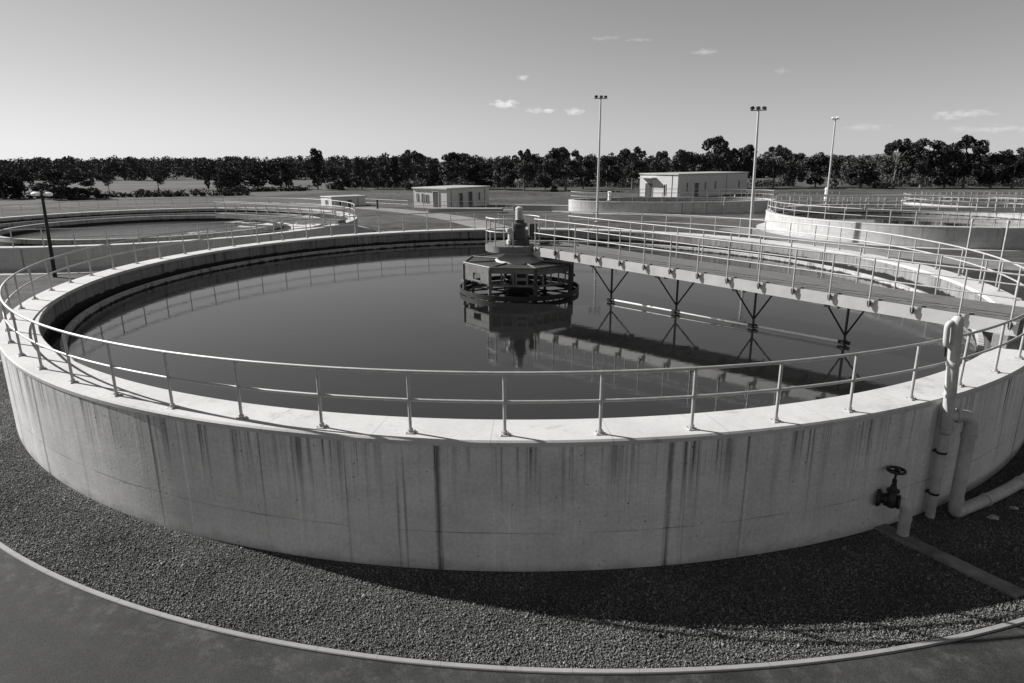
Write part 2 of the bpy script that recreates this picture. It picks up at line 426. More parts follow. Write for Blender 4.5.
def ring_railing(label, c, R, z, n, a_start, main=False, group=None, gap=None):
    t = thing('guard_railing', label, 'railing', (c[0], c[1], z), group)
    r = .028 if main else .034
    mat = M_GALV if main else M_RAIL2
    m = MB(); m.tube(circle((0,0), R, 1.05 if main else 1.1, 200), r, 10 if main else 6, True); m.build('top_rail', mat, t)
    m = MB(); m.tube(circle((0,0), R, .57, 200), r*.9, 10 if main else 6, True); m.build('middle_rail', mat, t)
    for i in range(n):
        a = a_start + 2*PI*i/n
        p = link('post', P_POST if main else P_POST2, None, t, (R*math.cos(a), R*math.sin(a), 0), a + (random.uniform(-.03,.03) if main else 0))
        if main: p.rotation_euler = (random.gauss(0,.006), random.gauss(0,.006), a)
        if main: link('base_plate', P_PLATE, None, p)
    return t

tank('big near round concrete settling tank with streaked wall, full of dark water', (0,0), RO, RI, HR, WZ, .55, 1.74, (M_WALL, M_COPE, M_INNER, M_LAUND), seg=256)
ring_railing('galvanised two-rail railing round the rim of the big near tank', (0,0), 16.74, HR, 68, math.radians(-91.4), True)
T2 = (-32.6, 32.9); T3 = (38.2, 36.6); T4 = (21.2, 63.6); T5 = (72, 72)
BG = 'concrete tanks behind the near tank'
t2_ = tank('round concrete tank behind on the left, beyond the dark lamp post', T2, 18.1, 17.4, 1.5, .62, 2.4, 1.15, (M_WALL2, M_COPE, M_INNER2, M_LAUND2), BG, wm_=M_SCUM)
tank('round concrete tank on the right with its sunlit wall and a footbridge across', T3, 13.5, 12.9, 1.65, .8, .7, 1.2, (M_WALL2, M_COPE, M_INNER2, M_LAUND2), BG)
t4_ = tank('oval concrete tank in front of the long flat-roofed building', T4, 13.8, 13.2, 1.5, .9, .6, 1.2, (M_WALL2, M_COPE, M_INNER2, M_LAUND2), BG)
tank('farthest round concrete tank, behind the sunlit tank on the right', T5, 13, 12.4, .35, -.1, .6, .2, (M_WALL2, M_COPE, M_INNER2, M_LAUND2), BG)
m = MB(); m.lathe([(11.0, .2), (11.0, 1.18), (11.02, 1.2), (11.28, 1.2), (11.3, 1.18), (11.3, .2)], 96, uvR=11); m.build('ring_baffle', M_LAUND2, t2_)
w4_ = bpy.data.objects[t4_['water_name']]
RG = 'railings round the far tanks'
ring_railing('pale railing round the tank behind the dark lamp post', T2, 17.9, 1.5, 62, .1, group=RG)
ring_railing('pale railing round the sunlit tank with the footbridge on the right', T3, 13.35, 1.65, 48, .1, group=RG)
r4_ = ring_railing('pale railing round the oval tank in front of the long building', T4, 13.5, 1.5, 44, .1, group=RG)
ring_railing('pale railing round the farthest tank, rightmost below the trees', T5, 12.8, .35, 44, .1, group=RG)
ring_sheet('apron', M_APRON, T2, 18.0, 19.6, 0, 2*PI, .012)
ap_ = ring_sheet('apron', M_APRON, (0, 0), 13.4, 16.0, 0, 2*PI, .012); ap_.location = (T4[0], T4[1], 0)
OV = .42
for o_ in (t4_, r4_, ap_, w4_): o_.scale = (1, OV, 1)
ring_sheet('apron', M_APRON, T3, 13.4, 14.3, 0, 2*PI, .012)

# ------------------------------------------------------------------ bridges
def bridge(label, P0, P1, width, off0, spacing, ext=0.0, clamps=True, beam_h=.33, struts=(), group=None, name='footbridge', t_start=0.0):
    P0 = Vector(P0); P1 = Vector(P1); d = P1 - P0; Lh = math.hypot(d.x, d.y)
    h = Vector((d.x/Lh, d.y/Lh, 0)); nn = Vector((-h.y, h.x, 0)); sl = d.z / Lh
    def P(t, off, z): return Vector((P0.x, P0.y, 0)) + h*t + nn*off + Vector((0,0,P0.z + sl*t + z))
    t = thing(name, label, 'bridge', tuple(P1 - Vector((0,0,0))), group)
    inv = -Vector(P1)
    def fin(m): m.v = [tuple(Vector(p) + inv) for p in m.v]; return m
    b0, b1 = off0, off0 + width
    for off in (b0 + .03, b1 - .03):
        m = MB(); sg = 1 if off < (b0+b1)/2 else -1
        # channel section: web and two flanges
        for (w, zc, hh, oc) in ((.02, -beam_h/2, beam_h, 0), (.09, -.011, .022, .045), (.09, -beam_h+.011, .022, .045)):
            p = []
            for tt in (t_start, Lh + ext):
                for s1, s2 in ((-1,-1),(1,-1),(1,1),(-1,1)):
                    p.append(P(tt, off + sg*(oc + (.012 if oc else 0)) + s1*w/2, zc + s2*hh/2))
            m.add(p, [(3,2,1,0),(4,5,6,7),(0,1,5,4),(1,2,6,5),(2,3,7,6),(3,0,4,7)])
        fin(m).build('beam', M_BEAM, t, 0)
    m = MB(); nb = 7; gw = (width - .1)/nb
    for q in range(nb):
        a, b = b0 + .05 + gw*q + .008, b0 + .05 + gw*(q+1) - .008
        p = [P(tt, o_, z_) for tt in (t_start, Lh+ext) for o_, z_ in ((a, .004), (b, .004), (b, .045), (a, .045))]
        u = q*1.37
        m.add(p, [(3,2,1,0),(4,5,6,7),(0,1,5,4),(1,2,6,5),(2,3,7,6),(3,0,4,7)], [[(0,u)]*4,[(0,u)]*4]+[[(0,u),(0,u+.2),(Lh,u+.2),(Lh,u)]]*4)
    # cross bearers under the planks
    for q in range(int(Lh/1.4)):
        c = P(t_start + .5 + q*1.4, (b0+b1)/2, -.12); m.box(c, (.06, width-.14, .12), math.atan2(h.y, h.x))
    fin(m).build('deck', M_TIMB, t, 0)
    nP = int((Lh + ext - t_start)/spacing)
    pm = MB(); pm.cyl((0,0,-.2), (0,0,1.1), .022 if clamps else .034, 8); pm = pm.mesh('post'); pm.materials.append(M_GALV if clamps else M_RAIL2)
    cm = MB(); cm.box((0,.012,-.08), (.09,.06,.12), 0, .008); cm.box((.0,.0,-.155),(.06,.04,.06),0,.006); cm = cm.mesh('clamp'); cm.materials.append(M_DARK)
    for off, sg in ((b0 - .045, 1), (b1 + .045, -1)):
        m = MB()
        for z in (1.1, .56):
            m.tube([P(t_start + .1, off, z), P(Lh + ext - .05, off, z)], .021 if clamps else .034, 8)
        hr = fin(m).build('handrail', M_GALV if clamps else M_RAIL2, t)
        for q in range(nP+1):
            tt = t_start + .15 + q*(Lh + ext - t_start - .3)/nP
            pp = P(tt, off, 0) + inv
            link('post', pm, None, hr, tuple(pp))
            if clamps: link('clamp', cm, None, hr, tuple(pp), math.atan2(h.y, h.x) + (0 if sg > 0 else PI))
    mid = b0 + .85
    jp = []
    for tt in struts:
        m = MB(); zb = P(tt, mid, -beam_h).z
        foot = P(tt, mid, 0); foot.z = WZ + .02; knee = foot.copy(); knee.z = WZ + (zb-WZ)*.22
        topc = foot.copy(); topc.z = zb + .1
        m.tube([foot - Vector((0,0,.5)), topc], .038, 8)
        for o_, dt_ in ((b0 + .05, -.3), (b1 - .05, .3)):
            e = P(tt + dt_, o_, -beam_h); m.tube([e, knee], .026, 6); m.box(e + Vector((0,0,-.03)), (.14,.1,.07), math.atan2(h.y, h.x))
        m.tube([P(tt, b0+.02, -beam_h-.02), P(tt, b1-.02, -beam_h-.02)], .04, 6)
        s_ = fin(m).build('strut_frame', M_DARK, t)
        m = MB(); a, b = foot + h*-.16, foot + h*.16
        m.cyl(a + Vector((0,0,.06)), b + Vector((0,0,.06)), .055, 10)
        m.cyl(foot + nn*-.17 + Vector((0,0,.06)), foot + nn*.17 + Vector((0,0,.06)), .045, 10)
        fin(m).build('pipe_joint', M_DARK, s_)
        jp.append(foot + Vector((0,0,.075)))
    for a, b in zip(jp, jp[1:]):
        m = MB(); m.cyl(a + h*.14, b - h*.14, .036, 10); fin(m).build('water_pipe', M_WHITE, t)
    return t, P, fin
b_main, PB, finB = bridge('pale steel footbridge from the mid-tank drive to the right rim of the near tank', (0,0,3.41), (11.33,-11.77,3.04), 1.9, -.08, 1.02, ext=.15, struts=(4.15, 6.95, 9.75, 12.5), t_start=.9)
for off in (0.0, 1.74):
    c = PB(16.2, off, -.33); m = MB(); hh = c.z - HR
    m.box((c.x, c.y, HR + hh/2), (.3, .26, hh - .004), math.radians(-46), .01); finB(m).build('bearing_block', M_KERB, b_main)
bridge('pale footbridge across the sunlit tank on the right', (T3[0]-13.0, T3[1]+2.2, 2.15), (T3[0]+13.0, T3[1]-1.6, 2.15), 1.2, -.6, 1.6, clamps=False, group='far footbridges')
bridge('pale footbridge over the tank behind the dark lamp post', (T2[0]+5, T2[1]+3.0, 1.95), (T2[0]+17.8, T2[1]-2.6, 1.75), 1.1, -.5, 1.25, clamps=False, group='far footbridges')
bridge('pale footbridge over the farthest tank at the right edge', (T5[0]-12.6, T5[1]-1, .9), (T5[0]+12.6, T5[1]-2, .9), 1.2, -.6, 1.7, clamps=False, group='far footbridges')

# ------------------------------------------------------------------ the drive in the middle of the main tank
mech = thing('clarifier_drive', 'octagonal steel clarifier drive with motor tower and black ring, standing mid tank', 'machine', (.02, 0, 0))
m = MB(); m.cyl((0,0,.7), (0,0,2.0), .42, 24); m.cyl((0,0,2.0), (0,0,3.12), .34, 24); m.build('column', M_MECHD, mech)
R8 = 2.28; zt, zs = 2.76, 2.1
vert = [(R8*math.cos(math.radians(15+45*i)), R8*math.sin(math.radians(15+45*i))) for i in range(8)]
m = MB(); inner = [(1.0*math.cos(math.radians(15+45*i)), 1.0*math.sin(math.radians(15+45*i))) for i in range(8)]
m.add([(x,y,zt-.03) for x,y in vert]+[(x,y,zt-.03) for x,y in inner]+[(x,y,zt-.0) for x,y in vert]+[(x,y,zt) for x,y in inner],
      [(i,(i+1)%8,8+(i+1)%8,8+i) for i in range(8)] + [(16+i,24+i,24+(i+1)%8,16+(i+1)%8) for i in range(8)])
m.build('tray', M_MECHD, mech, 0)
m = MB(); m.tube([(x*1.0, y*1.0, zt+.02) for x,y in vert], .035, 6, True)
for i in range(8): m.tube([(vert[i][0], vert[i][1], zt+.02), (inner[i][0], inner[i][1], zt+.03)], .03, 6)
m.build('tray_edge', M_MECH, mech)
for i in range(8):
    a, b = Vector((*vert[i],0)), Vector((*vert[(i+1)%8],0)); L = (b-a).length; ang = math.atan2((b-a).y, (b-a).x)
    def pb(m, s0, s1, z0, z1, th=.04):
        c = a + (b-a)*((s0+s1)/2); m.box((c.x, c.y, (z0+z1)/2), ((s1-s0)*L, th, z1-z0), ang, .006)
    m = MB()
    if i in (3, 4):      # the sunlit side: nearly whole sheets with one opening
        pb(m, .03, .97, 2.46, 2.74); pb(m, .03, .38, 2.12, 2.458); pb(m, .66, .97, 2.12, 2.458); pb(m, .382, .658, 2.12, 2.2)
    elif i == 5:         # open frame, low plate and a short ladder of verticals
        pb(m, .03, .97, 2.56, 2.74); pb(m, .03, .97, 2.06, 2.15, .05)
        for q in (.24, .5, .56, .8): pb(m, q, q+.035, 2.152, 2.558)
        pb(m, .56, .8, 2.3, 2.42, .03)
    else:
        pb(m, .03, .97, 2.5, 2.74); pb(m, .03, .97, 2.04, 2.11, .05)
        for q in (.2, .42, .64, .84): pb(m, q, q+.03, 2.112, 2.498)
    pnl = m.build('skirt_panel', M_MECH, mech, 30)
    m = MB(); m.cyl((a.x, a.y, 1.2), (a.x, a.y, 2.73), .075, 10); m.box((a.x, a.y, 2.05), (.2, .2, .1), ang); m.build('leg', M_MECH if i in (3,4,5) else M_MECHD, mech)
m = MB(); m.lathe([(2.4, 1.56), (2.44, 1.56), (2.44, 1.75), (2.4, 1.75)], 64, close=True); m.build('scum_ring', M_DARK, mech)
m = MB()
for i in range(8):
    a = math.radians(15+45*i); m.tube([(.5*math.cos(a), .5*math.sin(a), 1.66), (2.42*math.cos(a), 2.42*math.sin(a), 1.62)], .035, 6)
m.lathe([(.6,1.5),(.6,1.9),(.57,1.9),(.57,1.5)], 40, close=True)
m.build('feed_well', M_DARK, mech)
m = MB(); m.lathe([(1.0, 2.74), (.98, 2.8), (.52, 3.04), (.5, 3.14), (0.0, 3.14)], 48); m.build('cone_hood', M_BEAM, mech)
# platform: a short round-nosed deck that meets the bridge
m = MB(); pr = [Vector((-.25+1.12*math.cos(math.radians(x)), .2+1.12*math.sin(math.radians(x)), 0)) for x in range(0, 360, 30)]
n_ = len(pr)
m.add([(p.x,p.y,3.15) for p in pr]+[(p.x,p.y,3.41) for p in pr], [tuple(range(n_-1,-1,-1)), tuple(range(n_,2*n_))] + [(i,(i+1)%n_,n_+(i+1)%n_,n_+i) for i in range(n_)])
m.build('platform', M_MECH, mech, 30)
m = MB(); arc = [Vector((-.25+1.08*math.cos(math.radians(x)), .2+1.08*math.sin(math.radians(x)), 0)) for x in range(-10, 271, 20)]
for z in (4.48, 3.97): m.tube([(p.x,p.y,z) for p in arc], .024, 8)
hr = m.build('platform_railing', M_GALV, mech)
pm_ = MB(); pm_.cyl((0,0,0),(0,0,1.09),.024,8); pm_ = pm_.mesh('post'); pm_.materials.append(M_GALV)
for p in arc[::2]: link('post', pm_, None, hr, (p.x, p.y, 3.41))
m = MB(); m.lathe([(.0,3.4),(.42,3.41),(.42,3.6),(.27,3.66),(.25,4.1),(.31,4.12),(.31,4.24),(.2,4.28),(.2,4.4),(.0,4.4)], 32); m.build('gearbox', M_MECHD, mech)
m = MB(); pf = []
for i in range(9): pf += [(.155, 4.42+i*.04), (.13, 4.44+i*.04)]
m.lathe([(0,4.4),(.16,4.4)] + pf + [(.155,4.8),(.14,4.87),(.07,4.91),(0,4.92)], 24); m.build('motor', M_BEAM, mech)
m = MB(); m.cyl((-.2,-.08,4.0), (-.46,-.2,4.0), .095, 20); m.cyl((-.46,-.2,4.0), (-.51,-.23,4.0), .07, 16); m.box((-.34,-.15,3.78), (.2,.16,.3), .45, .02); m.box((-.34,-.15,3.52), (.3,.22,.2), .45, .02); m.build('side_motor', M_BEAM, mech)
m = MB(); m.box((.55,.45,3.95), (.32,.22,.5), .3, .02); m.cyl((.55,.45,3.52),(.55,.45,3.75),.04,8); m.build('switch_box', M_MECHD, mech)

# ------------------------------------------------------------------ pipes and valve on the near wall
def pol(R, deg, z): a = math.radians(deg); return Vector((R*math.cos(a), R*math.sin(a), z))
def bend(p, c, q, n=7):   # rounded corner p-c-q
    p, c, q = Vector(p), Vector(c), Vector(q); out = []
    for i in range(n+1):
        s = i/n; out.append(p*(1-s)**2 + c*2*s*(1-s) + q*s*s)
    return out
vp = thing('vent_pipe', 'tall pale pipe with a hooked loop on top, strapped to the near tank wall', 'pipe', tuple(pol(17.13, -63.0, 0)))
iv = -pol(17.13, -63.0, 0)
def fv(m): m.v = [tuple(Vector(p) + iv) for p in m.v]; return m
A = pol(17.13, -63.0, 0); tn = Vector((-math.sin(math.radians(-63.0)), math.cos(math.radians(-63.0)), 0)); rd_ = Vector((math.cos(math.radians(-63.0)), math.sin(math.radians(-63.0)), 0))
up = Vector((0,0,1))
ax = A
m = MB()
m.tube([ax, ax + up*1.75] , .085, 16)
fv(m).build('lower_pipe', M_PIPE, vp)
ax2 = A + rd_*.02
m = MB()
lt = -tn*.9 + -rd_*.35; lt.normalize()
up_ = up; ax3 = ax2; up = (up - tn*.10 - rd_*.02); ax2 = ax2 + (up_ - up)*1.78
pts = [ax2 + up*1.78, ax2 + up*3.9, ax2 + up*3.96, ax2 + up*4.0, ax2 + up*4.02]
m.tube(pts, [.1, .1, .09, .06, .02], 18); fv(m).build('upper_pipe', M_PIPE, vp)
m = MB(); e = ax2 + up*3.9 + lt*.07
m.tube([e - lt*.03] + bend(e + lt*.02, e + lt*.1, e + lt*.11 - up*.1) + [e + lt*.11 - up*.3] + bend(e + lt*.11 - up*.33, e + lt*.11 - up*.43, e + lt*.03 - up*.43) + [e - lt*.04 - up*.43], .05, 12)
fv(m).build('hook_loop', M_PIPE, vp)
m = MB(); m.cyl(e + lt*.11 - up*.62, e + lt*.11 - up*.4, .022, 8); fv(m).build('drip_spout', M_DARK, vp)
for z in (1.82, 2.5, 3.1):
    m = MB(); m.cyl(ax2 + up*z, ax2 + up*(z+.06), .113, 18); fv(m).build('coupling', M_PIPE, vp)
for z in (.5, 1.35):
    up = up_
    m = MB(); m.cyl(ax + up*z, ax + up*(z+.045), .093, 16); m.box(ax - rd_*.1 + up*(z+.02), (.06,.12,.04), math.radians(-63.0)); fv(m).build('strap', M_DARK, vp)
B0 = pol(17.38, -61.95, 0)
dp = thing('drain_pipe', 'pale drain pipe elbowed off the tall pipe, then running along the wall foot', 'pipe', tuple(B0)); iv = -B0
ax2 = ax3; m = MB(); st = ax2 + up*2.12; zc = 2.12
top = B0 + up*zc
run = [st + (top-st).normalized()*.0, st.lerp(top, .55)] + bend(st.lerp(top,.6), top + up*.0, top - up*.16) + [top - up*.3, B0 + up*.36]
along = [pol(17.36 + .02*i, -61.95 + i*1.15, .13) for i in range(1, 22)]
run += bend(B0 + up*.34, B0 + up*.13, along[0].lerp(B0 + up*.13, .55)) + along
m.tube(run, .115, 18); fv(m).build('pipe_run', M_PIPE, dp)
for p_, q_ in [(B0 + up*1.7, B0 + up*1.77), (B0 + up*.4, B0 + up*.46), (st.lerp(top,.3), st.lerp(top,.45))] + [(along[i], along[i].lerp(along[i+1], .2)) for i in (2, 6, 10, 14)]:
    m = MB(); m.cyl(p_, q_, .133, 18); fv(m).build('coupling', M_PIPE, dp)

V0 = pol(17.36, -66.75, 0)
vv = thing('gate_valve', 'black gate valve with handwheel on the near wall, feeding a grey elbow pipe', 'valve', tuple(V0)); iv = -V0
W = pol(16.985, -67.85, .7); o3 = (pol(17.2, -67.25, .69)); dr = (o3 - W).normalized()
m = MB(); m.cyl(W, W + dr*.05, .165, 20); m.cyl(W + dr*.05, W + dr*.16, .09, 16)
for i in range(6):
    q = Vector((0,0,1))*math.cos(i*PI/3) + dr.cross(Vector((0,0,1)))*math.sin(i*PI/3); m.cyl(W + dr*.05 + q*.13, W + dr*.075 + q*.13, .018, 6)
fv(m).build('flange', M_DARK, vv)
Bc = W + dr*.24
m = MB(); m.lathe([(0,-.13),(.08,-.12),(.115,-.05),(.115,.05),(.08,.12),(.075,.17),(.11,.18),(.11,.215),(.06,.22),(.05,.3),(0,.3)], 20, c=tuple(Bc))
m.cyl(Bc + dr*.09, Bc + dr*.13, .13, 18); m.cyl(Bc - dr*.12, Bc - dr*.08, .12, 18)
fv(m).build('valve_body', M_DARK, vv)
m = MB(); m.cyl(Bc + up*.3, Bc + up*.62, .022, 10); m.cyl(Bc + up*.3, Bc + up*.42, .04, 10); fv(m).build('stem', M_DARK, vv)
m = MB(); hc = Bc + up*.6
m.tube([hc + Vector((.14*math.cos(a*PI/12), .14*math.sin(a*PI/12), 0)) for a in range(24)], .026, 8, True)
for i in range(5): a = i*2*PI/5; m.tube([hc - up*.02, hc + Vector((.16*math.cos(a), .16*math.sin(a), 0))], .014, 6)
m.cyl(hc - up*.04, hc + up*.05, .04, 12); fv(m).build('handwheel', M_DARK, vv)
m = MB(); s0 = Bc + dr*.12; cn = V0 + up*.68
m.tube([s0, s0.lerp(cn, .2)] + bend(s0.lerp(cn,.25), cn, V0 + up*.4) + [V0 + up*.02], .1, 18); m.cyl(V0 + up*.36, V0 + up*.41, .113, 18); m.cyl(V0 + up*.03, V0 + up*.06, .118, 18)
fv(m).build('elbow_pipe', M_PIPE, vv)
cs = thing('concrete_sill', 'narrow concrete strip from under the valve to the kerb', 'kerb strip', tuple(pol(18, -66.6, 0)))
m = MB(); pts = [(16.97, -67.1), (17.6,-66.95), (18.2,-66.7), (18.8,-66.5), (19.3,-66.3)]
c0 = pol(18, -66.6, 0); vs = []
for R, dg in pts:
    p = pol(R, dg, 0) - c0; t_ = Vector((-math.sin(math.radians(dg)), math.cos(math.radians(dg)), 0))
    vs += [p - t_*.16 + up*-.02, p - t_*.15 + up*.065, p + t_*.15 + up*.065, p + t_*.16 + up*-.02]
m.add(vs, [f for i in range(4) for f in ((4*i,4*i+1,4*i+5,4*i+4),(4*i+1,4*i+2,4*i+6,4*i+5),(4*i+2,4*i+3,4*i+7,4*i+6))] + [(0,3,2,1),(16,17,18,19)])
m.build('strip', M_DIRTY, cs, 0)
def rock(label, x, y, s):
    V = base.copy(); m = MB()
    me = bpy.data.meshes.new('stone')
    import bmesh
    bm = bmesh.new(); bmesh.ops.create_icosphere(bm, subdivisions=2, radius=1)
    for v in bm.verts: v.co *= 1 + random.uniform(-.3,.3); v.co.z = v.co.z*.45; v.co.x *= 1.4
    for v in bm.verts: v.co *= s
    bm.to_mesh(me); bm.free()
    o = link('stone', me, M_STONE, None, (x, y, .05)); return tag(o, label, 'stone', 'pale stones by the drain pipe')
rock('flat pale stone beside the elbow of the drain pipe', 8.95, -15.35, .075)
rock('small pale stone under the drain pipe, farther along the wall', 9.6, -15.0, .06)

# two standpipes outside the back right of the main tank
for lab, x, y, hgt in (('pale standpipe behind the right rim, the nearer to the sunlit tank', 18.75, .88, 4.25), ('pale standpipe behind the right rim, the nearer to the frame edge', 19.3, -.4, 4.3)):
    t = thing('standpipe', lab, 'pipe', (x, y, 0), 'standpipes behind the right rim')
    m = MB(); m.cyl((0,0,0), (0,0,hgt), .038, 10); m.build('pipe', M_PIPE, t)
    m = MB(); m.cyl((0,0,hgt-.1), (0,0,hgt+.02), .055, 10); m.build('pipe_cap', M_PIPE, t)

# ------------------------------------------------------------------ lamp posts
def mast(label, x, y, h, n, facing, big=True, lean=0.0):
    t = thing('floodlight_mast', label, 'floodlight', (x, y, 0), 'floodlight masts among the tanks')
    t.rotation_euler = (0, math.radians(lean), 0)
    m = MB(); m.tube([(0,0,0), (0,0,h*.5), (0,0,h)], [.14, .115, .085], 12); m.box((0,0,.03), (.5,.5,.06), 0, .01); m.build('pole', M_POLE, t)
    m = MB(); w = .55*(n-1)/2 + .15
    cx, sx = math.cos(facing), math.sin(facing)
    m.tube([(-cx*w, -sx*w, h+.02), (cx*w, sx*w, h+.02)], .04, 8); m.build('crossarm', M_MECHD, t)
    for i in range(n):
        o_ = (i-(n-1)/2)*.5 + random.uniform(-.05,.05)
        m = MB(); R_ = Matrix.Rotation(facing, 3, 'Z') @ Matrix.Rotation(math.radians(-35 - 14*i), 3, 'X') @ Matrix.Rotation(math.radians((i-1)*22), 3, 'Y')
        m.box((cx*o_, sx*o_, h+.2), (.34,.16,.26), M=R_, bev=.03); m.box((cx*o_, sx*o_, h+.08), (.06,.06,.16), facing)
        m.build('floodlight_head', M_MECHD if big else M_WHITE, t)
mast('tallest floodlight mast, pale pole standing behind the footbridge', 9.21, 47.38, 12.9, 3, .15)
mast('pale floodlight mast at the right end of the long flat-roofed building', 20.45, 30.88, 10.55, 3, .1, True, -1.5)
mast('thin pale lamp mast behind the sunlit tank on the right', 42.0, 63.38, 11.6, 2, -.3, False, -.8)
lp = thing('lamp_post', 'short dark lamp post with two white lamps behind the left rim', 'lamp post', (-27.75, 12.58, 0))
m = MB(); m.tube([(0,0,0), (0,0,5.0)], [.12, .075], 12); m.build('pole', M_DPOLE, lp); lp.rotation_euler = (0, math.radians(1.8), 0)
m = MB(); m.tube([(-.2,-.05,4.85), (.2,.05,4.85)], .03, 8); m.box((0,0,5.05), (.14,.14,.16), 0, .02); m.build('bracket', M_DPOLE, lp)
for s_ in (-1, 1):
    m = MB(); m.lathe([(0,.13),(.12,.12),(.25,.04),(.25,-.05),(.2,-.1),(0,-.12)], 20, c=(s_*.3, s_*.07, 4.88)); m.build('lamp', M_WHITE, lp)

# ------------------------------------------------------------------ buildings
def oriented(o, u, v):
    o.matrix_world = Matrix(((u[0], v[0], 0, o.location.x), (u[1], v[1], 0, o.location.y), (0,0,1,0), (0,0,0,1)))
def shed(label, corner, u, Lu, Lv, h, feats_u, feats_v, porch=None, roof_t=.22, over=.18):
    # local x runs along the shaded front, local y along the sunlit side
    t = thing('utility_building', label, 'building', (corner[0], corner[1], 0), 'flat-roofed plant buildings', math.atan2(u[1], u[0]))
    m = MB(); m.box((Lu/2, Lv/2, (h-roof_t)/2), (Lu, Lv, h-roof_t-.004)); m.build('wall', M_PANEL, t, 0)
    m = MB(); m.box((Lu/2, Lv/2, h-roof_t/2), (Lu+2*over, Lv+2*over, roof_t), 0, .02); m.build('roof', M_ROOF, t, 0)
    def feat(kind, s0, s1, z0, z1, side):
        m = MB(); d_ = .05
        c = ((s0+s1)/2, -d_/2-.002, (z0+z1)/2) if side == 'u' else (-d_/2-.002, (s0+s1)/2, (z0+z1)/2)
        sz = (s1-s0, d_, z1-z0) if side == 'u' else (d_, s1-s0, z1-z0)
        if kind == 'panel_joint':
            m.box(c, sz); return m.build('downpipe', M_MECHD, t, 0)
        m.box(c, sz, 0, .01); o = m.build(kind, M_DOOR if kind == 'door' else M_GLASS, t, 0)
        m = MB(); w = .07
        for a, b, c_, e in ((s0-w, s1+w, z1+.001, z1+w), (s0-w, s0-.001, z0, z1), (s1+.001, s1+w, z0, z1)):
            cc = ((a+b)/2, -.045, (c_+e)/2) if side == 'u' else (-.045, (a+b)/2, (c_+e)/2)
            ss = (b-a, .085, e-c_) if side == 'u' else (.085, b-a, e-c_)
            m.box(cc, ss)
        m.build('frame', M_PANEL, o, 0)
    for f in feats_u: feat(*f, 'u')
    for f in feats_v: feat(*f, 'v')
    if porch:
        s0, s1, z1, dep = porch
        m = MB(); m.box((-dep/2-.03, (s0+s1)/2, z1), (dep, s1-s0, .14), 0, .01); m.build('canopy', M_ROOF, t, 0)
        for s_ in (s0+.15, s1-.15):
            m = MB(); m.cyl((-dep+.08, s_, 0), (-dep+.08, s_, z1-.07), .06, 8); m.build('canopy_post', M_MECHD, t)
    return t
def un_(v): L = math.hypot(*v); return (v[0]/L, v[1]/L)
shed('long flat-roofed pale building behind the middle tank', (29.27, 93.38), un_((.77,.64)), 22.5, 8.6, 4.2,
     [('door', 5.0, 6.2, 0, 2.5), ('window', 2.6, 2.9, 1.1, 2.6), ('window', 8.2, 8.5, 1.1, 2.6), ('window', 11.4, 11.7, 1.2, 2.7), ('panel_joint', 15.2, 15.27, 0, 3.9), ('window', 19.4, 19.7, 1.2, 2.6)],
     [('door', 5.6, 7.2, 0, 2.4), ('window', 2.6, 2.9, .4, 2.3), ('panel_joint', 1.2, 1.28, 0, 4.0)], (4.8, 8.0, 3.4, 1.2))
shed('square pale flat-roofed building left of the drive, with two doors', (-9.43, 68.38), un_((.58,.81)), 9.8, 6.4, 2.88,
     [('door', 2.7, 3.5, 0, 2.1), ('door', 4.8, 5.7, 0, 2.2), ('window', 7.2, 7.5, .9, 2.0), ('panel_joint', .9, .97, 0, 2.6), ('panel_joint', 8.7, 8.76, 0, 2.6)],
     [('door', 1.5, 2.5, 0, 2.35), ('window', 3.7, 3.95, .8, 1.9), ('window', 4.5, 4.75, .8, 2.0), ('window', 5.6, 5.75, 1.0, 2.0)])
shed('low white flat-roofed hut at the right end of the left tank', (-27.06, 73.38), un_((.75,.66)), 5.8, 3.5, 1.48,
     [('window', 1.2, 1.5, .2, .9), ('door', 2.6, 3.3, 0, .95), ('panel_joint', 4.3, 4.36, 0, 1.2)], [('window', 1.3, 1.9, .25, 1.0)], None, .12, .1)
# low channel walls on the grass behind the drive
def low_wall(label, a, b, h, w):
    a, b = Vector((*a,0)), Vector((*b,0)); t = thing('low_wall', label, 'wall', tuple((a+b)/2), 'low concrete walls on the grass'); L = (b-a).length; an = math.atan2((b-a).y,(b-a).x)
    m = MB(); m.box((0,0,h/2), (L, w, h), an, .02); m.build('base', M_WALL2, t, 0)
    m = MB(); m.box((0,0,h+.042), (L+.1, w+.06, .08), an, .02); m.build('cap', M_TRACK, t, 0)
low_wall('low concrete channel wall in front of the square pale building', (-11.2, 63.0), (-1.5, 62.0), .45, 2.4)
low_wall('low concrete channel wall right of the square building, behind the drive', (0.2, 66.5), (8.0, 64.5), .6, 2.0)
# straight site railings
def line_rail(label, a, b, n):
    a, b = Vector((*a,0)), Vector((*b,0)); t = thing('site_railing', label, 'railing', tuple(a), 'short straight railings near the buildings'); d = b-a
    m = MB()
    for z in (1.08, .55): m.tube([(0,0,z), (d.x,d.y,z)], .035, 6)
    m.build('rails', M_RAIL2, t)
    for i in range(n+1): link('post', P_POST2, None, t, (d.x*i/n, d.y*i/n, 0))
line_rail('short pale railing between the low hut and the square building', (-22.4, 75.2), (-15.2, 70.0), 6)
line_rail('pale railing in front of the square building', (-14.0, 66.8), (-1.0, 68.4), 9)
line_rail('pale railing at the right end of the long building', (40, 88), (58, 93), 12)
line_rail('pale railing behind the thin lamp mast', (47, 76), (60, 84), 10)
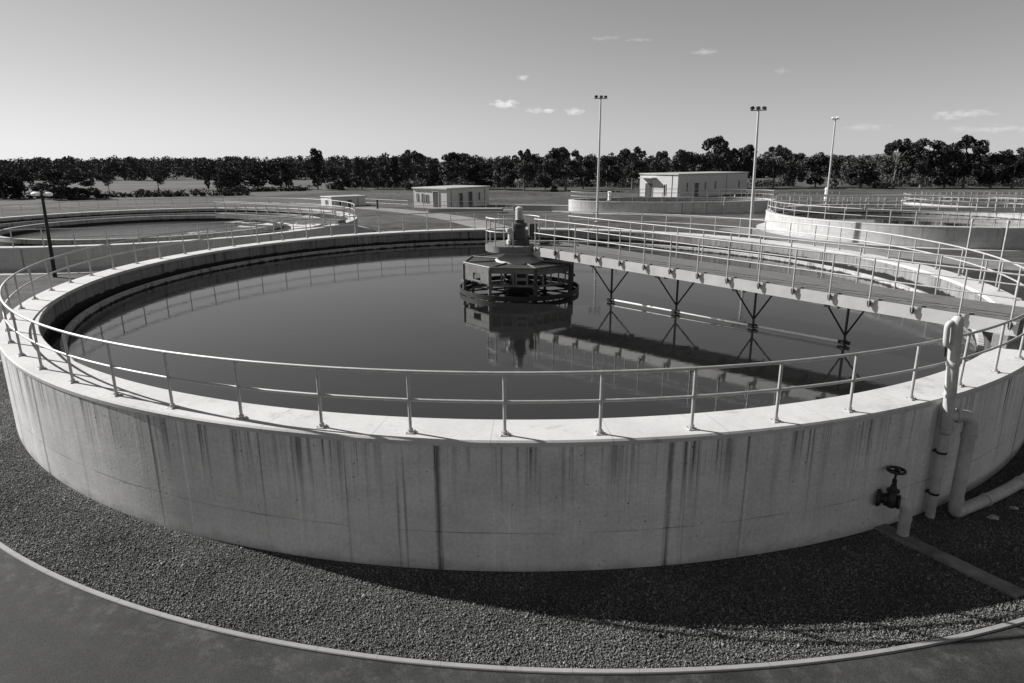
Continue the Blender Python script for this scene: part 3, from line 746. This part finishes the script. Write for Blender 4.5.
# small fittings
def standp(label, x, y, z, h, cat='post', r=.12, name='vent_post', mat=M_WHITE):
    t = thing(name, label, cat, (x,y,z)); m = MB(); m.lathe([(r,0),(r,h*.8),(r*1.25,h*.82),(r*1.25,h*.95),(r*.6,h),(0,h)], 14); m.build('post', mat, t)
    m = MB(); m.box((0,0,.03), (r*3,r*3,.06)); m.build('base', M_KERB, t, 0)
standp('white vent post on the rim of the middle tank', 12.5, 61.0, 1.5, 1.2, r=.22)
standp('white vent post beside the far end of the sunlit tank', 50.5, 82, 0, 2.2, r=.22)
standp('dark hydrant post on the grass right of the low hut', -19.5, 69.5, 0, 1.3, 'hydrant', .13, 'hydrant', M_MECHD)
t = thing('davit_arm', 'leaning white davit arm on the farthest tank, below the trees', 'davit', (69.0, 59.4, .35))
m = MB(); m.tube([(0,0,0),(.3,0,1.3),(.9,0,2.3)], [.16,.13,.1], 8); m.build('arm', M_WHITE, t)
m = MB(); m.box((.95,0,2.25), (.35,.2,.3), 0, .03); m.build('winch', M_WHITE, t)
t = thing('wall_pipe', 'thin pale pipe bent over the rim of the middle tank', 'pipe', (26.5, 58.35, 0))
m = MB(); m.tube([(0,-.5,0),(0,-.5,1.85)] + bend((0,-.5,1.86),(0,-.5,2.0),(.14,-.46,2.0)) + [(1.4,.1,2.0),(1.6,.4,2.3)], .07, 8); m.build('pipe', M_PIPE, t)
m = MB(); m.box((0,-.4,1.0), (.2,.22,.06)); m.build('strap', M_DARK, t, 0)

# ------------------------------------------------------------------ trees
def leaves(C, Rr, cnt, size, rg, flat=.8):
    """leaf-sized faces spread through the shells of clumps (centre C, radius Rr)"""
    pos = []
    for c, r in zip(C, Rr):
        d = rg.normal(size=(cnt,3)); d /= np.linalg.norm(d, axis=1, keepdims=True)
        rr = r * rg.uniform(.45, 1.05, (cnt,1)) ** .6
        pos.append(np.array(c) + d*rr*np.array([1,1,flat]))
    pos = np.concatenate(pos); n = len(pos)
    a = rg.normal(size=(n,3)); a /= np.linalg.norm(a, axis=1, keepdims=True)
    b = np.cross(a, rg.normal(size=(n,3))); b /= np.linalg.norm(b, axis=1, keepdims=True)
    s = size * rg.uniform(.55, 1.3, (n,1))
    V = np.stack([pos - a*s, pos - b*s*.6, pos + a*s, pos + b*s*.6], 1).reshape(-1,3)
    return V, np.arange(4*n).reshape(-1,4)
def crown_proto(kind, seed):
    rg = np.random.default_rng(seed); C = []; R = []
    if kind == 'gum':      # umbrella of clumps above open limbs, hanging skirts below
        for i in range(11):
            a = rg.uniform(0, 2*PI); r = .36*math.sqrt(rg.uniform(.02,1)); z = .90 - .55*r*r/.13*.3 + rg.uniform(-.05,.03)
            C.append((r*math.cos(a), r*math.sin(a), z)); R.append(rg.uniform(.075,.13))
        for i in range(15):
            a = rg.uniform(0, 2*PI); r = rg.uniform(.12,.42); z = rg.uniform(.32,.72)
            C.append((r*math.cos(a), r*math.sin(a), z)); R.append(rg.uniform(.08,.15))
    elif kind == 'full':
        for i in range(28):
            z = rg.uniform(.16,.92); w = .44*math.sin(PI*min(1,(z*.86+.12)))**.6; a = rg.uniform(0,2*PI); r = w*math.sqrt(rg.uniform(.1,1))*.85
            C.append((r*math.cos(a), r*math.sin(a), z)); R.append(rg.uniform(.09,.16))
    elif kind == 'tall':
        for i in range(24):
            z = .15 + .8*(i/23) + rg.uniform(-.03,.03); a = rg.uniform(0,2*PI); r = rg.uniform(.05,.3)*(1.1-.5*z)
            C.append((r*math.cos(a)*1.2, r*math.sin(a)*1.2, z)); R.append(rg.uniform(.08,.13))
    elif kind == 'bush':
        for i in range(34):
            z = rg.uniform(.06,.85); a = rg.uniform(0,2*PI); r = .44*math.sqrt(max(.05,1-(z/.98)**2))*math.sqrt(rg.uniform(.15,1))
            C.append((r*math.cos(a), r*math.sin(a), z)); R.append(rg.uniform(.1,.17))
    else:                  # sparse
        for i in range(9):
            z = rg.uniform(.5,.92); a = rg.uniform(0,2*PI); r = rg.uniform(.05,.32)
            C.append((r*math.cos(a), r*math.sin(a), z)); R.append(rg.uniform(.1,.16))
    V, F = leaves(C, R, 165 if kind != 'bush' else 190, .029, rg)
    me = np_mesh('crown', V, F); me.materials.append(M_LEAF)
    m = MB(); lean = rg.uniform(-.05,.05,2)
    ft = .5 if kind != 'bush' else .3
    m.tube([(0,0,-.02), (lean[0]*.4, lean[1]*.4, .2), (lean[0], lean[1], ft), (lean[0]*1.2, lean[1]*1.2, .8 if kind != 'bush' else .5)], [.032,.024,.017,.006], 7)
    idx = rg.permutation(len(C))[:9 if kind != 'sparse' else 6]
    for i in idx:
        z0 = min(C[i][2]*.6, ft); s = z0/ft
        p0 = (lean[0]*s, lean[1]*s, z0); mid = ((p0[0]+C[i][0])*.5, (p0[1]+C[i][1])*.5, z0+(C[i][2]-z0)*.6)
        m.tube([p0, mid, C[i]], [.013,.009,.003], 5)
    tm = m.mesh('trunk'); tm.materials.append(M_BARK)
    return me, tm
PROTO = {k: [crown_proto(k, 100+i*7+j) for j in range(n_)] for i, (k, n_) in enumerate((('gum',5),('full',5),('tall',2),('bush',3),('sparse',3)))}
TG = 'trees along the near edge of the far wood'
TREES = [
 (-83.1,98.2,5.7,7.8,'bush','big round dark tree just behind the dark lamp post'),
 (-95.0,99.0,4.9,5.4,'bush','low dark tree cut by the left edge of the picture'),
 (-108.3,123.1,5.4,4.0,'full','mid-sized tree between the left edge and the lamp post'),
 (-86.9,112.8,4.4,2.3,'sparse','small thin field tree, the next one right of the big round dark tree'),
 (-85.8,116.9,4.1,2.8,'sparse','small mop-headed field tree, second right of the big round dark tree'),
 (-79.9,125.4,3.9,3.6,'sparse','small field tree with forked trunks standing alone in mid field'),
 (-72.7,134.9,4.4,1.8,'tall','slim leaning tree alone at the right end of the dry field'),
 (-64.7,129.0,5.6,6.4,'bush','dense rounded tree closing the right end of the dry field'),
 (-62.7,139.6,5.7,5.6,'full','grey tree just behind the dense rounded tree at the field end'),
 (-56.8,139.0,6.9,5.6,'full','bushy tree between the field end and the tall narrow tree'),
 (-45.9,132.5,9.1,4.4,'tall','tall narrow tree rising above the wood over the low hut'),
 (-42.5,137.7,5.6,5.2,'bush','low dark rounded tree right of the tall narrow tree'),
 (-36.5,137.1,7.2,3.8,'full','slender tree above the right end of the low hut'),
 (-32.6,136.8,6.5,4.3,'full','pale-trunked tree half way from the low hut to the square building'),
 (-28.6,136.4,7.4,4.0,'tall','upright tree just left of the square building'),
 (-23.5,135.9,9.2,5.8,'gum','tall gum with knobbly top behind the left side of the square building'),
 (-18.9,135.5,6.0,4.2,'full','shorter dark tree behind the middle of the square building'),
 (-13.5,135.0,8.7,6.9,'gum','broad tall gum behind the right half of the square building'),
 (-7.3,134.4,6.0,5.6,'full','low broad dark tree behind the right end of the square building'),
 (-1.8,128.5,7.5,4.6,'full','tree just left of the drive motor'),
 (2.5,123.1,9.0,4.8,'gum','gum directly above the drive motor'),
 (7.4,127.7,5.7,3.6,'full','low tree between the two gums right of the drive motor'),
 (11.6,122.3,9.5,6.8,'gum','wide-topped gum left of the tallest mast'),
 (16.6,132.2,7.7,4.6,'full','dark tree just left of the tallest mast'),
 (23.8,143.2,8.0,5.5,'full','dark tree just right of the tallest mast'),
 (27.0,125.9,9.5,6.1,'gum','round-headed gum at the left end of the long building'),
 (35.3,136.1,8.8,5.2,'full','full tree over the left part of the long roof'),
 (41.4,135.5,8.8,6.0,'full','full tree over the middle of the long roof'),
 (47.5,134.9,11.7,7.4,'gum','tallest gum over the long roof, rising well above its neighbours'),
 (54.2,134.2,10.3,5.6,'gum','open-crowned gum over the right end of the long roof'),
 (61.8,133.5,9.8,5.9,'gum','gum just right of the mast by the long building'),
 (68.7,138.7,8.2,5.8,'full','dark tree half way between the two right masts'),
 (73.9,138.2,7.3,5.0,'full','lower tree just left of the thin lamp mast'),
 (75.6,132.2,3.9,2.0,'tall','very small tree at the foot of the thin lamp mast'),
 (81.5,131.6,6.6,6.4,'bush','low spreading tree right of the thin lamp mast'),
 (88.8,130.9,11.2,6.4,'gum','first tall gum right of the thin lamp mast'),
 (94.8,130.3,10.9,8.6,'gum','broad gum, second of the tall group on the right'),
 (100.0,129.8,7.6,5.6,'full','lower dark tree between the two broad gums on the right'),
 (104.2,129.4,11.5,7.6,'gum','umbrella-topped gum, highest of the group on the right'),
 (110.0,128.8,8.0,6.4,'full','dark tree right of the umbrella-topped gum'),
 (114.7,128.4,9.0,6.0,'gum','gum near the right edge of the picture'),
 (121.1,127.8,8.8,6.2,'gum','gum cut by the right edge of the picture')]
for i, (x, y, h, w, kd, lab) in enumerate(TREES):
    cm, tm = PROTO[kd][i % len(PROTO[kd])]
    nm = {'gum':'gum_tree','full':'leafy_tree','tall':'slender_tree','bush':'bushy_tree','sparse':'field_tree'}[kd]
    t = thing(nm, lab, 'tree', (x, y, 0), TG, random.uniform(0, 2*PI))
    sx = w*1.4 if kd != 'sparse' else w*1.25
    for me, part in ((cm,'crown'), (tm,'trunk')):
        o = link(part, me, None, t); o.scale = (sx, sx, h*1.02)
# hedges and scrub
def leafy_row(name, label, line, w, h, seed, cat, group=None):
    rg = np.random.default_rng(seed); C = []; R = []
    for (x0,y0),(x1,y1) in zip(line, line[1:]):
        L = math.hypot(x1-x0,y1-y0)
        for q in range(int(L/.22)):
            s = rg.uniform(); hh = h*rg.uniform(.25,1)
            C.append((x0+(x1-x0)*s+rg.normal()*w*.3, y0+(y1-y0)*s+rg.normal()*w*.3, hh*.5)); R.append(max(.3,hh*.62))
    V, F = leaves(C, R, 34, .2, rg); me = np_mesh(name, V, F); me.materials.append(M_LEAF)
    o = link(name, me); return tag(o, label, cat, group)
leafy_row('hedge', 'long low dark hedge across the left field edge', [(-120,98),(-90,101),(-70,105),(-54,108)], 2.8, 1.5, 5, 'hedge')
leafy_row('hedge', 'dark scrub row under the trees left of the tall narrow tree', [(-64,122),(-55,126),(-47,129)], 2.6, 1.5, 6, 'hedge')
for i, (x, y, s, lab) in enumerate(((-79,117,1.1,'small round shrub alone in the left field'), (-88,104,1.6,'dark shrub at the hedge right of the lamp post'), (-69.5,122,.9,'tiny shrub near the slim leaning tree'), (-40,130,1.7,'pale shrub at the foot of the dark rounded tree'), (-24,129,1.8,'shrub under the knobbly gum'), (9,119,1.3,'shrub at the foot of the wide-topped gum'), (84,126,1.6,'shrub beneath the low spreading tree'))):
    cm, tm = PROTO['bush'][i % 3]
    t = thing('shrub', lab, 'shrub', (x, y, 0), 'shrubs along the field edge', random.uniform(0, 6))
    for me, part in ((cm,'crown'), (tm,'stem')):
        o = link(part, me, None, t); o.scale = (s*1.4, s*1.4, s)
leafy_row('undergrowth', 'low scrub and saplings along the foot of the far trees', [(-46,146),(-10,142),(30,146),(60,142),(72,146)], 4, 2.3, 8, 'undergrowth')
leafy_row('undergrowth', 'scrub along the foot of the tall group of gums on the right', [(84,140),(105,137),(135,137)], 4, 2.6, 9, 'undergrowth')
# the far wood: one mass
rg = np.random.default_rng(77); C = []; R = []
for q in range(1250):
    y = 205 + 260*rg.uniform()**1.5; x = rg.uniform(-.86*y-40, .86*y+60)
    if x > -60 and rg.uniform() < .35: y = rg.uniform(150, 200)
    if -48 > x and y < 215: y = 215 + rg.uniform(0,20)
    if 62 < x < 92 and y < 215: y = 220
    h = rg.uniform(6.6, 9.0) * (1 if y < 260 else 1.08); w = rg.uniform(2.4, 3.8)
    for j in range(11):
        z = rg.uniform(.04,.86); a = rg.uniform(0,2*PI); r = w*rg.uniform(.1,.9)*math.sin(PI*min(.95,z*.8+.2))**.5
        C.append((x+r*math.cos(a), y+r*math.sin(a), z*h)); R.append(rg.uniform(.9,1.6))
V, F = leaves(C, R, 34, .42, rg)
o = link('woods', np_mesh('woods', V, F), M_WOOD); tag(o, 'far-off dark wood along the whole horizon behind the nearer trees', 'wood', kind='stuff')
m = MB(); vs = []; nh = 40
for i in range(nh+1):
    s = i/nh; hh = 26*math.exp(-((s-.5)/.22)**2) + 3*math.sin(s*23)*math.exp(-((s-.5)/.3)**2)
    for dy, f_ in ((-260,0),(0,1),(300,0)): vs.append((640+s*560, 1500+dy, -1+max(0,hh)*f_))
m.add(vs, [(3*i+j, 3*i+3+j, 3*i+4+j, 3*i+1+j) for i in range(nh) for j in range(2)])
g = m.build('hills', M_HILL, smooth=60); tag(g, kind='structure')

# ------------------------------------------------------------------ light, sky, camera
EL = math.radians(33.2); SD = Vector((-.926*math.cos(EL), .378*math.cos(EL), math.sin(EL)))
sun = bpy.data.lights.new('sun', 'SUN'); sun.energy = 4.8; sun.angle = math.radians(.53); sun.color = (1, .985, .96)
so = bpy.data.objects.new('sun', sun); COL.objects.link(so); so.location = SD*60
so.rotation_euler = (-SD).to_track_quat('-Z', 'Y').to_euler()
w = bpy.data.worlds.new('World'); sc.world = w; w.use_nodes = True
nt = w.node_tree; nd = nt.nodes; ln_ = nt.links; nd.clear()
sky = nd.new('ShaderNodeTexSky'); sky.sky_type = 'NISHITA'; sky.sun_disc = False
sky.sun_elevation = EL; sky.sun_rotation = math.atan2(SD.x, SD.y); sky.altitude = 50; sky.air_density = 1.0; sky.dust_density = .05; sky.ozone_density = 1.0
sp = nd.new('ShaderNodeSeparateColor'); ln_.new(sky.outputs[0], sp.inputs[0])
def wm(op, a, b=None, clamp=False):
    n = nd.new('ShaderNodeMath'); n.operation = op; n.use_clamp = clamp
    for i, q in enumerate((a, b)):
        if q is None: continue
        if isinstance(q, (int, float)): n.inputs[i].default_value = q
        else: ln_.new(q, n.inputs[i])
    return n.outputs[0]
# black-and-white film behind a red filter
lum = wm('ADD', wm('ADD', wm('MULTIPLY', sp.outputs[0], .36), wm('MULTIPLY', sp.outputs[1], .36)), wm('MULTIPLY', sp.outputs[2], .28))
# small fair-weather clouds, each at its own bearing
tc = nd.new('ShaderNodeTexCoord'); se = nd.new('ShaderNodeSeparateXYZ'); ln_.new(tc.outputs['Generated'], se.inputs[0])
az = wm('ARCTAN2', se.outputs[0], se.outputs[1]); elv = wm('ARCSINE', se.outputs[2])
cn = nd.new('ShaderNodeTexNoise'); cn.inputs['Scale'].default_value = 95; cn.inputs['Detail'].default_value = 5; cn.inputs['Roughness'].default_value = .6
mpp = nd.new('ShaderNodeMapping'); mpp.inputs['Scale'].default_value = (1,1,2.2); ln_.new(tc.outputs['Generated'], mpp.inputs[0]); ln_.new(mpp.outputs[0], cn.inputs['Vector'])
tot = None
CL = [(-.5,4.4,1.6,.42,.9),(1.9,3.9,1.0,.3,.55),(3.1,3.9,.7,.3,.6),(5.2,3.8,1.1,.35,.55),(1.0,6.4,.8,.25,.4),(15.2,8.0,1.3,.3,.3),(7.4,9.2,1.7,.2,.2),(10.2,9.0,1.6,.2,.18),(21,6.4,.7,.3,.18),(33,2.9,2.6,.4,.4),(35.5,1.9,4.5,.35,.25),(27,2.2,2.5,.35,.2),(40,3.3,2.5,.3,.25),(-6,13,2.5,.4,.15),(-55,9,6,1,.5),(70,12,8,1.2,.5),(150,14,10,1.5,.6),(-120,12,9,1.3,.6)]
for a_, e_, wa, we, s_ in CL:
    dx = wm('DIVIDE', wm('SUBTRACT', az, math.radians(a_)), math.radians(wa)); dy = wm('DIVIDE', wm('SUBTRACT', elv, math.radians(e_)), math.radians(we))
    q = wm('SUBTRACT', 1.0, wm('SQRT', wm('ADD', wm('MULTIPLY', dx, dx), wm('MULTIPLY', dy, dy))), True)
    q = wm('MULTIPLY', wm('MULTIPLY', wm('SUBTRACT', wm('ADD', q, wm('MULTIPLY', wm('SUBTRACT', cn.outputs['Fac'], .5), 2.6)), .2, True), 1.0, True), s_)
    gate = wm('MINIMUM', wm('MULTIPLY', wm('SUBTRACT', 1.0, wm('SQRT', wm('ADD', wm('MULTIPLY', dx, dx), wm('MULTIPLY', dy, dy))), True), 4.0), 1.0)
    q = wm('MULTIPLY', q, gate)
    tot = q if tot is None else wm('MAXIMUM', tot, q)
mx = wm('ADD', wm('MULTIPLY', lum, wm('SUBTRACT', 1.0, tot)), wm('MULTIPLY', tot, 12.5))
cc = nd.new('ShaderNodeCombineColor')
for i in range(3): ln_.new(mx, cc.inputs[i])
bg = nd.new('ShaderNodeBackground'); bg.inputs['Strength'].default_value = .049; ln_.new(cc.outputs[0], bg.inputs[0])
ow = nd.new('ShaderNodeOutputWorld'); ln_.new(bg.outputs[0], ow.inputs[0])

cam = bpy.data.cameras.new('camera'); cam.sensor_width = 36; cam.lens = 658/1024*36; cam.clip_start = .1; cam.clip_end = 6000
co = bpy.data.objects.new('camera', cam); COL.objects.link(co)
co.matrix_world = Matrix.Translation((-.286, -26.62, 6.7)) @ Matrix.Rotation(PI/2 - .2695, 4, 'X') @ Matrix.Rotation(-.004, 4, 'Z')
sc.camera = co
sc.render.resolution_x = 1024; sc.render.resolution_y = 683
vs_ = sc.view_settings; vs_.view_transform = 'Standard'; vs_.look = 'None'; vs_.gamma = 1; vs_.exposure = .76; vs_.use_curve_mapping = False
sc.render.engine = 'CYCLES'
sc.cycles.use_denoising = True; sc.cycles.max_bounces = 6; sc.cycles.sample_clamp_indirect = 4
